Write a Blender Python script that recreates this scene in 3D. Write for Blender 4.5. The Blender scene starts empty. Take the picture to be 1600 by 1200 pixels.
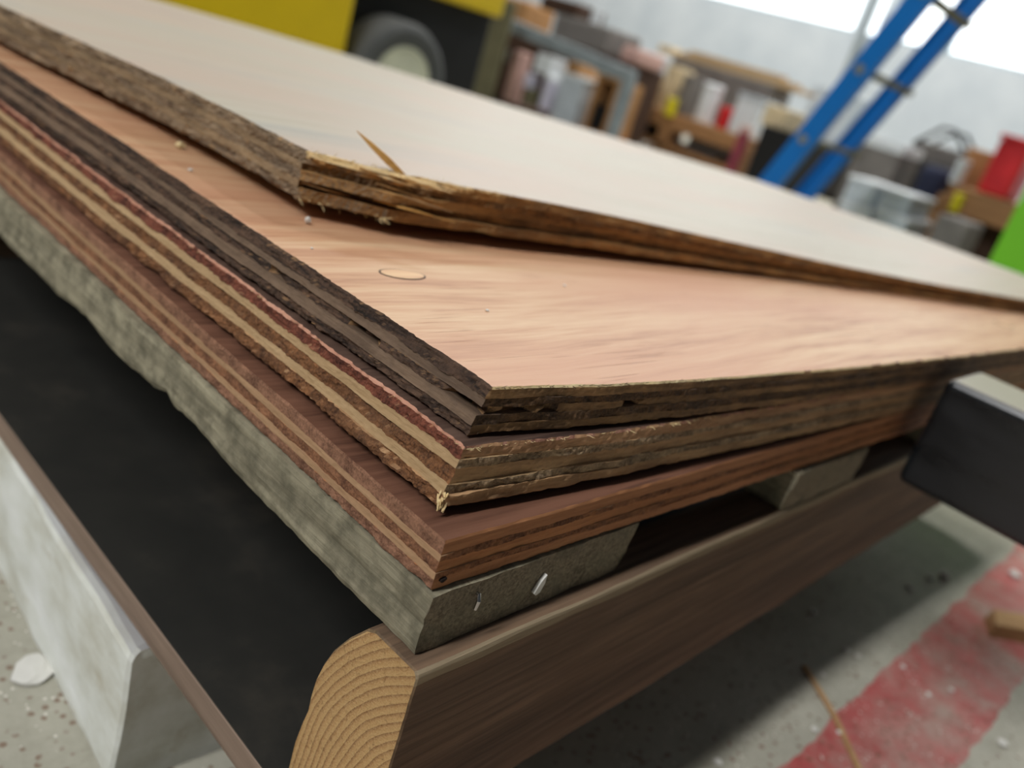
import bpy, bmesh, math, random
from mathutils import Vector, Matrix, noise
from mathutils.geometry import delaunay_2d_cdt
random.seed(7)
sc = bpy.context.scene
COL = sc.collection

# ------------------------------------------------------------------ camera
# world: X along the right-hand (front) edges of the stack, Y along the left-hand
# edges, Z up; origin at the bottom corner of the lowest plywood sheet
F = 1350.185
AX = Vector((0.67087028, -0.08726768, 0.73642204))      # world axes seen in camera space (x right, y down, z forward)
AY = Vector((-0.68635442, -0.4490961, 0.57204047))
AZ = Vector((0.28080362, -0.88921147, -0.36118179))
CAM = Vector((-0.185134, -0.150253, 0.17094))
FLOOR = -0.218
cam_d = bpy.data.cameras.new('camera'); cam = bpy.data.objects.new('camera', cam_d); COL.objects.link(cam)
right = Vector((AX.x, AY.x, AZ.x)); down = Vector((AX.y, AY.y, AZ.y)); fwd = Vector((AX.z, AY.z, AZ.z))
m = Matrix.Identity(4)
for i in range(3):
    m[i][0] = right[i]; m[i][1] = -down[i]; m[i][2] = -fwd[i]; m[i][3] = CAM[i]
cam.matrix_world = m
cam_d.sensor_fit = 'HORIZONTAL'; cam_d.sensor_width = 36.0; cam_d.lens = 36.0 * F / 1600.0
cam_d.clip_start = 0.01; cam_d.clip_end = 100
cam_d.dof.use_dof = True; cam_d.dof.focus_distance = 0.305; cam_d.dof.aperture_fstop = 6.6
sc.camera = cam

# ------------------------------------------------------------------ light, world, exposure
w = bpy.data.worlds.new('world'); sc.world = w; w.use_nodes = True
bg = w.node_tree.nodes['Background']; bg.inputs[0].default_value = (0.80, 0.86, 0.95, 1); bg.inputs[1].default_value = 0.05
def area(name, loc, target, sx, sy, power, col=(1, 0.97, 0.92)):
    d = bpy.data.lights.new(name, 'AREA'); d.shape = 'RECTANGLE'; d.size = sx; d.size_y = sy; d.energy = power; d.color = col
    o = bpy.data.objects.new(name, d); COL.objects.link(o); o.location = loc
    if loc[:2] != target[:2]: o.rotation_euler = (Vector(target) - Vector(loc)).to_track_quat('-Z', 'Y').to_euler()
    return o
area('unseen_lamp', (0.2, 0.26, 4.2), (0.2, 0.26, 0), 4.8, 0.22, 42)      # unseen overhead lamp, stretched along X to wash out the arm's shadow
area('unseen_lamp', (3.2, 2.2, 4.2), (3.2, 2.2, 0), 0.5, 1.4, 70)
area('unseen_lamp', (5.0, 5.0, 4.2), (5.0, 5.0, 0), 0.5, 1.4, 130)
area('unseen_lamp', (5.0, 1.6, 4.2), (5.0, 1.6, 0), 0.5, 1.4, 130)
area('unseen_lamp', (-3.0, 0.35, 3.3), (0.0, 0.30, 0.0), 0.25, 1.6, 126, (0.97, 0.98, 1.0))     # unseen lamp added behind the camera to light the left-hand faces
vs = sc.view_settings
vs.view_transform = 'Standard'; vs.look = 'None'; vs.gamma = 1.0; vs.use_curve_mapping = False; vs.exposure = 0.2

# ------------------------------------------------------------------ pixel helpers
def ray(px, py):
    d = Vector((px - 800, py - 600, F)); return Vector((AX.dot(d), AY.dot(d), AZ.dot(d)))
def atz(px, py, z):
    d = ray(px, py); return CAM + d * ((z - CAM.z) / d.z)
def atx(px, py, x):
    d = ray(px, py); return CAM + d * ((x - CAM.x) / d.x)
def aty(px, py, y):
    d = ray(px, py); return CAM + d * ((y - CAM.y) / d.y)
def on(px, py, zf, z0=0.07):
    z = z0
    for _ in range(25):
        p = atz(px, py, z); z = 0.5 * z + 0.5 * zf(p.x, p.y)
    return p

# ------------------------------------------------------------------ materials
def lin(r, g, b):
    f = lambda c: ((c / 255 + 0.055) / 1.055) ** 2.4 if c > 10 else c / 255 / 12.92
    return (f(r), f(g), f(b), 1)
class NT:
    def __init__(s, name):
        s.m = bpy.data.materials.new(name); s.m.use_nodes = True; s.t = s.m.node_tree; s.n = s.t.nodes; s.b = s.n['Principled BSDF']
        s.tc = s.n.new('ShaderNodeTexCoord')
    def link(s, a, b): s.t.links.new(a, b)
    def mapping(s, scale, loc=(0, 0, 0), rot=(0, 0, 0)):
        k = s.n.new('ShaderNodeMapping'); k.inputs['Scale'].default_value = scale; k.inputs['Location'].default_value = loc; k.inputs['Rotation'].default_value = rot
        s.link(s.tc.outputs['Object'], k.inputs[0]); return k.outputs[0]
    def noise(s, vec, scale, detail=4, rough=0.55, dist=0.0):
        k = s.n.new('ShaderNodeTexNoise'); k.inputs['Scale'].default_value = scale; k.inputs['Detail'].default_value = detail
        k.inputs['Roughness'].default_value = rough; k.inputs['Distortion'].default_value = dist
        s.link(vec, k.inputs['Vector']); return k.outputs['Fac']
    def voro(s, vec, scale, feature='F1'):
        k = s.n.new('ShaderNodeTexVoronoi'); k.inputs['Scale'].default_value = scale; k.feature = feature
        s.link(vec, k.inputs['Vector']); return k.outputs['Distance']
    def ramp(s, fac, stops, interp='LINEAR'):
        k = s.n.new('ShaderNodeValToRGB'); k.color_ramp.interpolation = interp; e = k.color_ramp.elements
        while len(e) < len(stops): e.new(0.5)
        for el, (p, c) in zip(e, stops):
            el.position = p; el.color = c if len(c) == 4 else (*c, 1)
        s.link(fac, k.inputs[0]); return k.outputs[0]
    def gray(s, fac, a, b, va=0.0, vb=1.0): return s.ramp(fac, [(a, (va, va, va, 1)), (b, (vb, vb, vb, 1))])
    def mix(s, fac, a, b, mode='MIX'):
        k = s.n.new('ShaderNodeMix'); k.data_type = 'RGBA'; k.blend_type = mode; k.clamp_factor = True
        for sock, v in ((k.inputs[0], fac), (k.inputs[6], a), (k.inputs[7], b)):
            if isinstance(v, (int, float)): sock.default_value = v
            elif isinstance(v, tuple): sock.default_value = v
            else: s.link(v, sock)
        return k.outputs[2]
    def math(s, op, a, b=0.0, c=0.0):
        k = s.n.new('ShaderNodeMath'); k.operation = op
        for sock, v in zip(k.inputs, (a, b, c)):
            if isinstance(v, (int, float)): sock.default_value = v
            else: s.link(v, sock)
        return k.outputs[0]
    def sep(s, vec):
        k = s.n.new('ShaderNodeSeparateXYZ'); s.link(vec, k.inputs[0]); return k.outputs
    def normal(s):
        k = s.n.new('ShaderNodeNewGeometry'); return k.outputs['True Normal']
    def finish(s, col, rough=0.7, bump=None, dist=0.001, strength=1.0, metal=0.0, spec=0.35):
        if isinstance(col, tuple): s.b.inputs['Base Color'].default_value = col
        else: s.link(col, s.b.inputs['Base Color'])
        if isinstance(rough, (int, float)): s.b.inputs['Roughness'].default_value = rough
        else: s.link(rough, s.b.inputs['Roughness'])
        s.b.inputs['Metallic'].default_value = metal; s.b.inputs['Specular IOR Level'].default_value = spec
        if bump is not None:
            k = s.n.new('ShaderNodeBump'); k.inputs['Distance'].default_value = dist; k.inputs['Strength'].default_value = strength
            s.link(bump, k.inputs['Height']); s.link(k.outputs[0], s.b.inputs['Normal'])
        return s.m

def wood(name, lo, hi, end_lo, end_hi, grain='X', fine=420, stretch=0.05, seed=0.0, rough=0.75, bump=0.0009, dirt=None, dirt_amt=0.0, dirt_scale=40, swirl=False):
    """solid wood: long grain streaks along one axis, porous cross-cut ends"""
    t = NT(name); g = 'XYZ'.index(grain)
    sc_ = [1, 1, 1]; sc_[g] = stretch
    v = t.mapping(tuple(sc_), (seed, seed * 1.7, seed * 0.6))
    a = t.noise(v, fine, 8, 0.65, 0.3); b = t.noise(v, fine * 0.16, 4, 0.5, 0.6)
    f = t.math('ADD', t.math('MULTIPLY', a, 0.6), t.math('MULTIPLY', b, 0.4))
    long_c = t.ramp(f, [(0.30, lo), (0.5, tuple((l + h) / 2 for l, h in zip(lo, hi))), (0.68, hi)])
    iso = t.mapping((1, 1, 1), (seed, 0, seed))
    e1 = t.noise(iso, fine * 2.2, 8, 0.8); e2 = t.noise(iso, fine * 0.25, 4, 0.6)
    if swirl:
        e2 = t.noise(t.mapping((1, 0.13, 1), (seed, 0, 0), (0.10, 0, 0)), fine * 0.42, 5, 0.6, 2.2)
    e = t.math('ADD', t.math('MULTIPLY', e1, 0.35 if swirl else 0.6), t.math('MULTIPLY', e2, 0.65 if swirl else 0.4))
    end_c = t.ramp(e, [(0.41, end_lo), (0.60, end_hi)])
    n = t.sep(t.normal())[g]
    k = t.gray(t.math('ABSOLUTE', n), 0.45, 0.75)
    col = t.mix(k, long_c, end_c)
    hgt = t.mix(k, f, e)
    if dirt is not None:
        d = t.gray(t.noise(iso, dirt_scale, 6, 0.65), 0.42, 0.62)
        col = t.mix(t.math('MULTIPLY', d, dirt_amt), col, dirt)
    return t.finish(col, rough, hgt, bump, 1.0)

def plain(name, col, rough=0.5, metal=0.0, var=0.08, scale=12, spec=0.4, bump=0.0):
    t = NT(name); v = t.mapping((1, 1, 1))
    n = t.noise(v, scale, 5, 0.6)
    c2 = tuple(max(0, c * (1 - 3 * var)) for c in col[:3]) + (1,)
    c3 = tuple(min(1, c * (1 + 1.5 * var)) for c in col[:3]) + (1,)
    c = t.ramp(n, [(0.3, c2), (0.7, c3)])
    return t.finish(c, rough, n if bump else None, bump or 0.001, 1.0, metal, spec)

M = {}
# faces of the sheets
def face_mat(name, base, pale, dark, seed, contrast=1.0, tint=None, smudge=None, glue=0.6):
    t = NT(name)
    v = t.mapping((0.05, 1, 1), (seed, seed, 0), (0, 0, 0.05))
    warp = t.noise(t.mapping((0.35, 1.2, 1), (seed, 0, 0)), 7, 3, 0.5)
    vv = t.n.new('ShaderNodeVectorMath'); vv.operation = 'ADD'; t.link(v, vv.inputs[0])
    cmb = t.n.new('ShaderNodeCombineXYZ'); t.link(t.math('MULTIPLY', warp, 0.055), cmb.inputs[1]); t.link(cmb.outputs[0], vv.inputs[1])
    a = t.noise(vv.outputs[0], 75, 5, 0.6); b = t.noise(vv.outputs[0], 360, 6, 0.65); c = t.noise(t.mapping((0.5, 1.6, 1), (0, seed, 0)), 6, 3, 0.5)
    f = t.math('ADD', t.math('MULTIPLY', a, 0.55), t.math('MULTIPLY', b, 0.45))
    col = t.ramp(f, [(0.34, dark), (0.48, base), (0.61, pale)])
    col = t.mix(contrast, base, col)
    if tint: col = t.mix(t.gray(c, 0.40, 0.66, 0, 0.85), col, tint)
    if smudge: 
        sm = t.noise(t.mapping((0.35, 2.2, 1), (2.3, seed, 0)), 9, 4, 0.5)
        col = t.mix(t.gray(sm, 0.58, 0.74, 0, 0.5), col, smudge)
    # short dark checks that follow the grain
    ck = t.noise(t.mapping((0.04, 1.6, 1), (seed * 2, 0, 0), (0, 0, 0.05)), 260, 3, 0.5)
    ckm = t.math('MULTIPLY', t.gray(ck, 0.60, 0.63), t.gray(t.noise(t.mapping((1, 2, 1), (seed, 9, 0)), 14, 2), 0.5, 0.6))
    col = t.mix(t.math('MULTIPLY', ckm, 0.55 * contrast), col, dark)
    h = t.math('SUBTRACT', b, t.math('MULTIPLY', ckm, 0.8))
    return t.finish(col, 0.5, h, 0.00025, 0.6, 0, 0.4)
M['face1'] = face_mat('pale_plywood_face', lin(181, 174, 158), lin(190, 185, 172), lin(166, 156, 138), 1.3, 0.6, lin(188, 169, 154), lin(158, 160, 157))
M['face2'] = face_mat('peach_plywood_face', lin(193, 149, 113), lin(208, 175, 138), lin(154, 104, 72), 4.1, 1.0, lin(192, 142, 110))
M['face3'] = face_mat('dark_plywood_face', lin(86, 66, 56), lin(104, 82, 70), lin(58, 42, 36), 6.4, 1.0)
M['face4'] = face_mat('red_plywood_face', lin(104, 70, 54), lin(122, 84, 66), lin(72, 46, 36), 8.4, 1.0)

def W(name, lo, hi, elo, ehi, **k): M[name] = wood(name, lin(*lo), lin(*hi), lin(*elo), lin(*ehi), **k)
# edges of the veneers; grain X plies are cut across on the left side, grain Y plies on the front
W('v1x', (124, 88, 48), (208, 164, 104), (96, 78, 60), (170, 146, 116), grain='X', seed=1, swirl=True, dirt=lin(92, 76, 58), dirt_amt=0.5)
W('v1y', (104, 86, 64), (172, 146, 112), (92, 64, 36), (176, 130, 76), grain='Y', seed=2, dirt=lin(84, 68, 50), dirt_amt=0.5)
W('v2x', (100, 72, 46), (186, 144, 98), (34, 24, 18), (104, 78, 60), grain='X', seed=3, swirl=True, dirt=lin(52, 38, 30), dirt_amt=0.45)
W('v2y', (84, 66, 52), (136, 112, 90), (62, 44, 30), (132, 98, 66), grain='Y', seed=4, dirt=lin(66, 52, 42), dirt_amt=0.4)
W('v3x', (140, 104, 70), (216, 174, 128), (72, 44, 26), (158, 108, 68), grain='X', seed=5, dirt=lin(98, 72, 54), dirt_amt=0.35)
W('v3y', (158, 128, 90), (190, 160, 120), (108, 86, 64), (196, 166, 130), grain='Y', seed=6)
W('v3r', (134, 94, 66), (214, 168, 124), (66, 32, 22), (146, 84, 62), grain='X', seed=7)
W('v4x', (140, 84, 48), (202, 140, 90), (90, 56, 38), (166, 116, 82), grain='X', seed=8)
W('v4y', (152, 118, 86), (184, 148, 112), (100, 60, 36), (172, 116, 74), grain='Y', seed=9)
W('v4r', (142, 88, 54), (204, 144, 98), (100, 66, 48), (172, 126, 98), grain='X', seed=10)
W('rim_highlight', (168, 112, 88), (206, 156, 130), (150, 100, 80), (204, 154, 130), grain='Y', seed=18)  # light catching the top rim of the red-brown sheet, painted in pink
W('splinter', (224, 186, 120), (250, 232, 186), (214, 176, 116), (246, 224, 176), grain='X', seed=11)
W('deck', (98, 92, 74), (170, 162, 136), (112, 100, 80), (196, 180, 150), grain='Y', seed=12, fine=300, bump=0.0014, dirt=lin(84, 80, 64), dirt_amt=0.7, dirt_scale=75)
W('beam_side', (48, 40, 32), (140, 112, 88), (80, 70, 50), (160, 130, 90), grain='X', seed=13, fine=260, stretch=0.03, bump=0.0008, dirt=lin(96, 74, 54), dirt_amt=0.35, dirt_scale=14)
W('sliver_orange', (176, 128, 62), (222, 176, 104), (170, 124, 64), (210, 164, 96), grain='X', seed=19)
W('beam_worn_highlight', (120, 104, 82), (176, 158, 128), (120, 104, 82), (170, 150, 120), grain='X', seed=20)  # worn top edge of the stringer, its highlight painted in pale
W('offcut', (150, 110, 70), (206, 168, 120), (120, 84, 52), (170, 126, 84), grain='X', seed=14)
W('bench_wood', (120, 84, 52), (176, 132, 88), (110, 78, 50), (160, 118, 78), grain='Y', seed=15, fine=40, bump=0.001)
W('plank', (178, 150, 110), (214, 188, 148), (150, 124, 90), (190, 160, 120), grain='Y', seed=16, fine=40, bump=0.001)

def endgrain():
    t = NT('fresh_end_grain'); p = t.sep(t.tc.outputs['Object'])
    wob = t.noise(t.mapping((1, 1, 1)), 28, 3, 0.5)
    pc = atx(735, 1530, -0.0058); dy = t.math('SUBTRACT', p[1], pc.y); dz = t.math('SUBTRACT', p[2], pc.z + 0.114)
    r = t.math('SQRT', t.math('ADD', t.math('MULTIPLY', dy, dy), t.math('MULTIPLY', dz, dz)))
    r = t.math('ADD', r, t.math('MULTIPLY', wob, 0.004))
    s = t.math('FRACT', t.math('MULTIPLY', r, 330.0))
    fine = t.noise(t.mapping((1, 1, 1)), 1300, 5, 0.7)
    c = t.ramp(s, [(0.0, lin(196, 158, 104)), (0.55, lin(184, 142, 90)), (0.80, lin(150, 106, 62)), (0.93, lin(122, 82, 46)), (1.0, lin(180, 140, 88))])
    c = t.mix(t.gray(fine, 0.35, 0.65, 0.0, 0.55), c, lin(216, 182, 130))
    c = t.mix(t.gray(t.noise(t.mapping((1, 1, 1), (3, 1, 0)), 420, 4), 0.6, 0.72, 0, 0.5), c, lin(112, 78, 46))
    return t.finish(c, 0.85, t.math('ADD', fine, s), 0.0006, 0.8)
M['beam_end'] = endgrain()

def concrete():
    t = NT('floor_concrete'); v = t.mapping((1, 1, 1)); p = t.sep(t.tc.outputs['Object'])
    n1 = t.noise(v, 9, 6, 0.6); n2 = t.noise(v, 160, 5, 0.6)
    c = t.ramp(n1, [(0.3, lin(146, 143, 128)), (0.7, lin(184, 181, 165))])
    c = t.mix(t.gray(n2, 0.3, 0.7, 0, 0.3), c, lin(196, 192, 178))
    # red painted marking line running along X, worn
    edge = t.math('ADD', p[1], t.math('MULTIPLY', t.math('SUBTRACT', t.noise(v, 26, 4, 0.6), 0.5), 0.016))
    inb = t.math('MULTIPLY', t.math('GREATER_THAN', edge, -0.140), t.math('LESS_THAN', edge, -0.058))
    wear = t.gray(t.noise(v, 24, 6, 0.65), 0.36, 0.66, 0.95, 0.30)
    red = t.ramp(t.noise(v, 40, 4), [(0.3, lin(168, 66, 66)), (0.7, lin(190, 92, 90))])
    c = t.mix(t.math('MULTIPLY', inb, wear), c, red)
    # rust and dirt specks
    sp = t.voro(v, 150); pick = t.gray(t.noise(v, 60, 2), 0.46, 0.54)
    c = t.mix(t.math('MULTIPLY', t.math('MULTIPLY', t.gray(sp, 0.20, 0.34, 1, 0), pick), 0.7), c, lin(112, 78, 56))
    sp2 = t.voro(v, 210)
    c = t.mix(t.math('MULTIPLY', t.gray(sp2, 0.14, 0.22, 1, 0), t.gray(t.noise(v, 45, 2), 0.52, 0.58)), c, lin(226, 222, 210))
    return t.finish(c, 0.55, n2, 0.0004, 0.6)
M['floor'] = concrete()
def wallmat():
    t = NT('painted_block_wall'); v = t.mapping((1, 1, 1)); n = t.noise(v, 3, 4)
    return t.finish(t.ramp(n, [(0.3, lin(186, 196, 204)), (0.7, lin(204, 212, 218))]), 0.6, t.noise(v, 60, 4), 0.003, 0.5)
M['wall'] = wallmat()
def emis(name, col, s):
    t = NT(name); t.b.inputs['Base Color'].default_value = col; t.b.inputs['Emission Color'].default_value = col; t.b.inputs['Emission Strength'].default_value = s; return t.m
M['daylight'] = emis('daylit_window_pane', (0.93, 0.98, 1, 1), 1.5)
M['frame'] = plain('window_frame_paint', lin(176, 190, 196), 0.5)
def panelmat():
    t = NT('black_hardboard'); v = t.mapping((1, 1, 1))
    n = t.noise(v, 16, 6, 0.65); n2 = t.noise(v, 240, 4)
    c = t.ramp(n, [(0.3, lin(33, 33, 30)), (0.55, lin(42, 41, 37)), (0.75, lin(60, 56, 49))])
    return t.finish(c, 0.62, n2, 0.0002, 0.5)
M['panel'] = panelmat()
W('panel_edge', (110, 92, 78), (158, 136, 118), (110, 92, 78), (150, 130, 112), grain='Y', seed=17, fine=200)
def paintblock():
    t = NT('worn_white_paint'); v = t.mapping((1, 0.45, 1))
    n = t.noise(v, 30, 6, 0.6); n2 = t.noise(t.mapping((1, 1, 1)), 150, 5)
    c = t.ramp(n, [(0.32, lin(196, 194, 178)), (0.5, lin(222, 224, 215)), (0.7, lin(238, 240, 236))])
    bare = t.gray(t.noise(t.mapping((1, 0.5, 1), (4, 2, 1)), 26, 5, 0.6), 0.60, 0.70, 0, 0.8)
    c = t.mix(bare, c, lin(188, 180, 158))
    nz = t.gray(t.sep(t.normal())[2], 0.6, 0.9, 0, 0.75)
    c = t.mix(nz, c, lin(128, 126, 130))          # grey on its top face
    return t.finish(c, 0.6, t.math('ADD', n, n2), 0.0006, 0.6)
M['white_paint'] = paintblock()
def steel():
    t = NT('black_square_steel'); v = t.mapping((1, 0.25, 1))
    n = t.noise(v, 60, 6, 0.6)
    c = t.ramp(n, [(0.35, lin(14, 16, 18)), (0.7, lin(30, 32, 34))])
    c = t.mix(t.gray(t.sep(t.normal())[2], 0.93, 0.995, 0, 0.75), c, lin(168, 160, 142))   # reflection on the top face painted in as a pale dusty tone
    t.b.inputs['Coat Weight'].default_value = 0.25; t.b.inputs['Coat Roughness'].default_value = 0.25
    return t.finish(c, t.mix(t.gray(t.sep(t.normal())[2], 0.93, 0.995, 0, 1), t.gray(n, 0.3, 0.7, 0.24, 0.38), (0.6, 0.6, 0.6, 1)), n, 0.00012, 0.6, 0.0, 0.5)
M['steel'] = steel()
M['nail'] = plain('nail_steel', lin(190, 188, 184), 0.25, 1.0)
M['white_chip'] = plain('white_chip', lin(226, 224, 216), 0.6)
M['straw'] = plain('crumb_straw', lin(222, 200, 150), 0.7)
M['patch_gap'] = plain('patch_glue_line', lin(70, 56, 50), 0.8)
M['patch'] = face_mat('patch_wood', lin(206, 162, 122), lin(220, 184, 140), lin(168, 120, 84), 12.0, 0.9)
M['black_hole'] = plain('dark_knot', lin(34, 22, 16), 0.9)
M['yellow'] = plain('machine_yellow', lin(214, 184, 0), 0.45, var=0.02)
M['black'] = plain('machine_black', lin(11, 12, 13), 0.75)
M['rubber'] = plain('tyre_rubber', lin(74, 76, 76), 0.7, var=0.05)
M['cream'] = plain('wheel_cream', lin(206, 208, 186), 0.5)
M['blue'] = plain('ladder_blue', lin(0, 108, 190), 0.4, var=0.03)
M['alu'] = plain('aluminium', lin(150, 154, 146), 0.4, 0.6)
M['green'] = plain('lime_green', lin(118, 200, 44), 0.45, var=0.02)
M['red'] = plain('red_plastic', lin(216, 44, 48), 0.4)
M['greysteel'] = plain('grey_steel', lin(136, 146, 150), 0.45)
M['olive'] = plain('olive_board', lin(106, 102, 76), 0.8)
M['white'] = plain('white_plastic', lin(222, 228, 232), 0.45, var=0.03)
M['palegrey'] = plain('pale_grey', lin(196, 206, 214), 0.5)
M['lilac'] = plain('lilac_white', lin(206, 204, 222), 0.5)
M['beige'] = plain('beige_card', lin(222, 202, 164), 0.7)
M['brown_card'] = plain('brown_card', lin(176, 132, 86), 0.8)
M['darkbrown'] = plain('dark_brown', lin(70, 48, 34), 0.8)
M['dark'] = plain('dark_grey', lin(46, 44, 42), 0.7)
M['navy'] = plain('navy_cloth', lin(38, 44, 66), 0.9)
M['pink'] = plain('dusty_pink', lin(196, 160, 150), 0.8)
M['maroon'] = plain('maroon', lin(142, 58, 74), 0.6)
M['tag'] = plain('yellow_tag', lin(220, 206, 24), 0.5)
M['greycloth'] = plain('grey_cloth', lin(120, 116, 112), 0.9)

# ------------------------------------------------------------------ object helpers
def tag(o, label=None, cat=None, group=None, kind=None):
    if label: o['label'] = label
    if cat: o['category'] = cat
    if group: o['group'] = group
    if kind: o['kind'] = kind
    return o
def mesh_obj(name, verts, faces, mats, parent=None, smooth=False, fmat=None):
    me = bpy.data.meshes.new(name); me.from_pydata([tuple(v) for v in verts], [], faces)
    for mm in (mats if isinstance(mats, (list, tuple)) else [mats]): me.materials.append(M[mm])
    if fmat: me.polygons.foreach_set('material_index', fmat)
    if smooth: me.polygons.foreach_set('use_smooth', [True] * len(faces))
    me.update()
    o = bpy.data.objects.new(name, me); COL.objects.link(o); o.parent = parent
    return o
def bm_obj(name, bm, mat, parent=None, smooth=False):
    bmesh.ops.recalc_face_normals(bm, faces=bm.faces)
    me = bpy.data.meshes.new(name); bm.to_mesh(me); bm.free()
    for mm in (mat if isinstance(mat, (list, tuple)) else [mat]): me.materials.append(M[mm])
    if smooth: me.polygons.foreach_set('use_smooth', [True] * len(me.polygons))
    o = bpy.data.objects.new(name, me); COL.objects.link(o); o.parent = parent
    return o
def empty(name, loc, rz=0.0):
    o = bpy.data.objects.new(name, None); COL.objects.link(o); o.location = loc; o.rotation_euler = (0, 0, rz); o.empty_display_size = 0.05; return o
def rbox(bm, x0, x1, y0, y1, z0, z1, r=0.0, seg=2):
    b2 = bmesh.new(); bmesh.ops.create_cube(b2, size=1)
    for v in b2.verts: v.co = Vector(((x0 + x1) / 2 + v.co.x * (x1 - x0), (y0 + y1) / 2 + v.co.y * (y1 - y0), (z0 + z1) / 2 + v.co.z * (z1 - z0)))
    if r > 0: bmesh.ops.bevel(b2, geom=b2.edges[:], offset=r, segments=seg, profile=0.5, affect='EDGES')
    mm = bpy.data.meshes.new('tmp'); b2.to_mesh(mm); b2.free(); bm.from_mesh(mm); bpy.data.meshes.remove(mm)
def box(name, mat, parent, x0, x1, y0, y1, z0, z1, r=0.0, seg=2):
    bm = bmesh.new(); rbox(bm, min(x0, x1), max(x0, x1), min(y0, y1), max(y0, y1), min(z0, z1), max(z0, z1), r, seg); return bm_obj(name, bm, mat, parent)
def lathe(name, mat, parent, prof, seg=28, axis='Z', loc=(0, 0, 0)):
    """prof: (radius, height) list"""
    vs_, fs = [], []
    for (r, h) in prof:
        for k in range(seg):
            a = 2 * math.pi * k / seg; c, s = r * math.cos(a), r * math.sin(a)
            p = {'Z': (c, s, h), 'Y': (c, h, s), 'X': (h, c, s)}[axis]
            vs_.append((p[0] + loc[0], p[1] + loc[1], p[2] + loc[2]))
    for i in range(len(prof) - 1):
        for k in range(seg):
            fs.append((i * seg + k, i * seg + (k + 1) % seg, (i + 1) * seg + (k + 1) % seg, (i + 1) * seg + k))
    fs.append(tuple(range(seg))); fs.append(tuple((len(prof) - 1) * seg + k for k in range(seg)))
    bm = bmesh.new(); vv = [bm.verts.new(v) for v in vs_]
    for f in fs: bm.faces.new([vv[i] for i in f])
    return bm_obj(name, bm, mat, parent)
def tube(name, mat, parent, pts, rad, seg=8):
    """round bar along points; rad number or list"""
    pts = [Vector(p) for p in pts]; n = len(pts); rr = rad if isinstance(rad, list) else [rad] * n
    bm = bmesh.new(); rings = []
    for i, p in enumerate(pts):
        d = (pts[min(i + 1, n - 1)] - pts[max(i - 1, 0)]).normalized()
        a = d.orthogonal().normalized() if i == 0 else (prev - d * prev.dot(d)).normalized()
        prev = a; b = d.cross(a)
        rings.append([bm.verts.new(p + (a * math.cos(2 * math.pi * k / seg) + b * math.sin(2 * math.pi * k / seg)) * rr[i]) for k in range(seg)])
    for i in range(n - 1):
        for k in range(seg): bm.faces.new((rings[i][k], rings[i][(k + 1) % seg], rings[i + 1][(k + 1) % seg], rings[i + 1][k]))
    bm.faces.new(rings[0]); bm.faces.new(rings[-1])
    return bm_obj(name, bm, mat, parent)

# ------------------------------------------------------------------ the setting
fl = mesh_obj('floor', [(-4, -5, FLOOR), (9, -5, FLOOR), (9, 9, FLOOR), (-4, 9, FLOOR)], [(0, 1, 2, 3)], 'floor'); tag(fl, kind='structure')
XW = 7.0
sill = atx(1350, 55, XW).z; 
def ywin(px): return atx(px, 40, XW).y
wins = [(ywin(1335), 8.0), (ywin(1372), ywin(1343)), (ywin(1478), ywin(1384)), (-3.0, ywin(1488))]   # (ymin, ymax) runs of glazing above the sill
bm = bmesh.new()
rbox(bm, XW, XW + 0.25, -5, 9, FLOOR, sill)
top = sill + 1.5
rbox(bm, XW, XW + 0.25, -5, 9, top, 4.4)
edges = sorted(wins); y = -5.0
for (a, b) in edges + [(9.0, 9.0)]:
    if a - y > 0.001: rbox(bm, XW, XW + 0.25, y, a, sill, top)
    y = b
wall = bm_obj('wall_back', bm, 'wall'); tag(wall, kind='structure')
for i, (a, b) in enumerate(sorted(wins)):
    e = empty('window_%d' % (i + 1), (XW + 0.1, (a + b) / 2, sill)); tag(e, kind='structure')
    h = 1.5; hw = (b - a) / 2; fw = min(0.03, hw * 0.3)
    for (y0, y1, z0, z1) in ((-hw, hw, 0, fw), (-hw, hw, h - fw, h), (-hw, -hw + fw, fw, h - fw), (hw - fw, hw, fw, h - fw)):
        box('window_frame', 'frame', e, -0.04, 0.04, y0, y1, z0, z1, 0.004, 1)
    nb = max(1, int(round((b - a) / 1.4)))
    for k in range(nb):
        y0 = -hw + fw + (2 * hw - 2 * fw) * k / nb; y1 = -hw + fw + (2 * hw - 2 * fw) * (k + 1) / nb
        box('pane', 'daylight', e, 0.0, 0.01, y0 + 0.004, y1 - 0.004, fw, h - fw)

# ------------------------------------------------------------------ plywood sheets
def resample(poly, fine_pts, n_fine_edges):
    """poly: closed list of 2D points, first n_fine_edges segments sampled densely. returns points, side tags"""
    out = []
    N = len(poly)
    for i in range(N):
        a = Vector(poly[i]); b = Vector(poly[(i + 1) % N]); L = (b - a).length; s = 0.0
        while s < L - 1e-6:
            p = a + (b - a) * (s / L)
            if i < n_fine_edges:
                dd = (Vector((p.x, p.y)) - Vector(fine_pts)).length
                st = 0.0009 if dd < 0.14 else (0.0018 if dd < 0.45 else 0.004)
                if dd > 0.9: st = 0.02
            else: st = 0.05
            out.append((p.x, p.y)); s += st
            if L - s < st * 0.4: break
    return out
def fbm(x, y, z, o=3):
    v = 0; a = 1; 
    for k in range(o):
        v += a * noise.noise(Vector((x, y, z))); x *= 2.1; y *= 2.1; z *= 2.1; a *= 0.5
    return v
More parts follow.
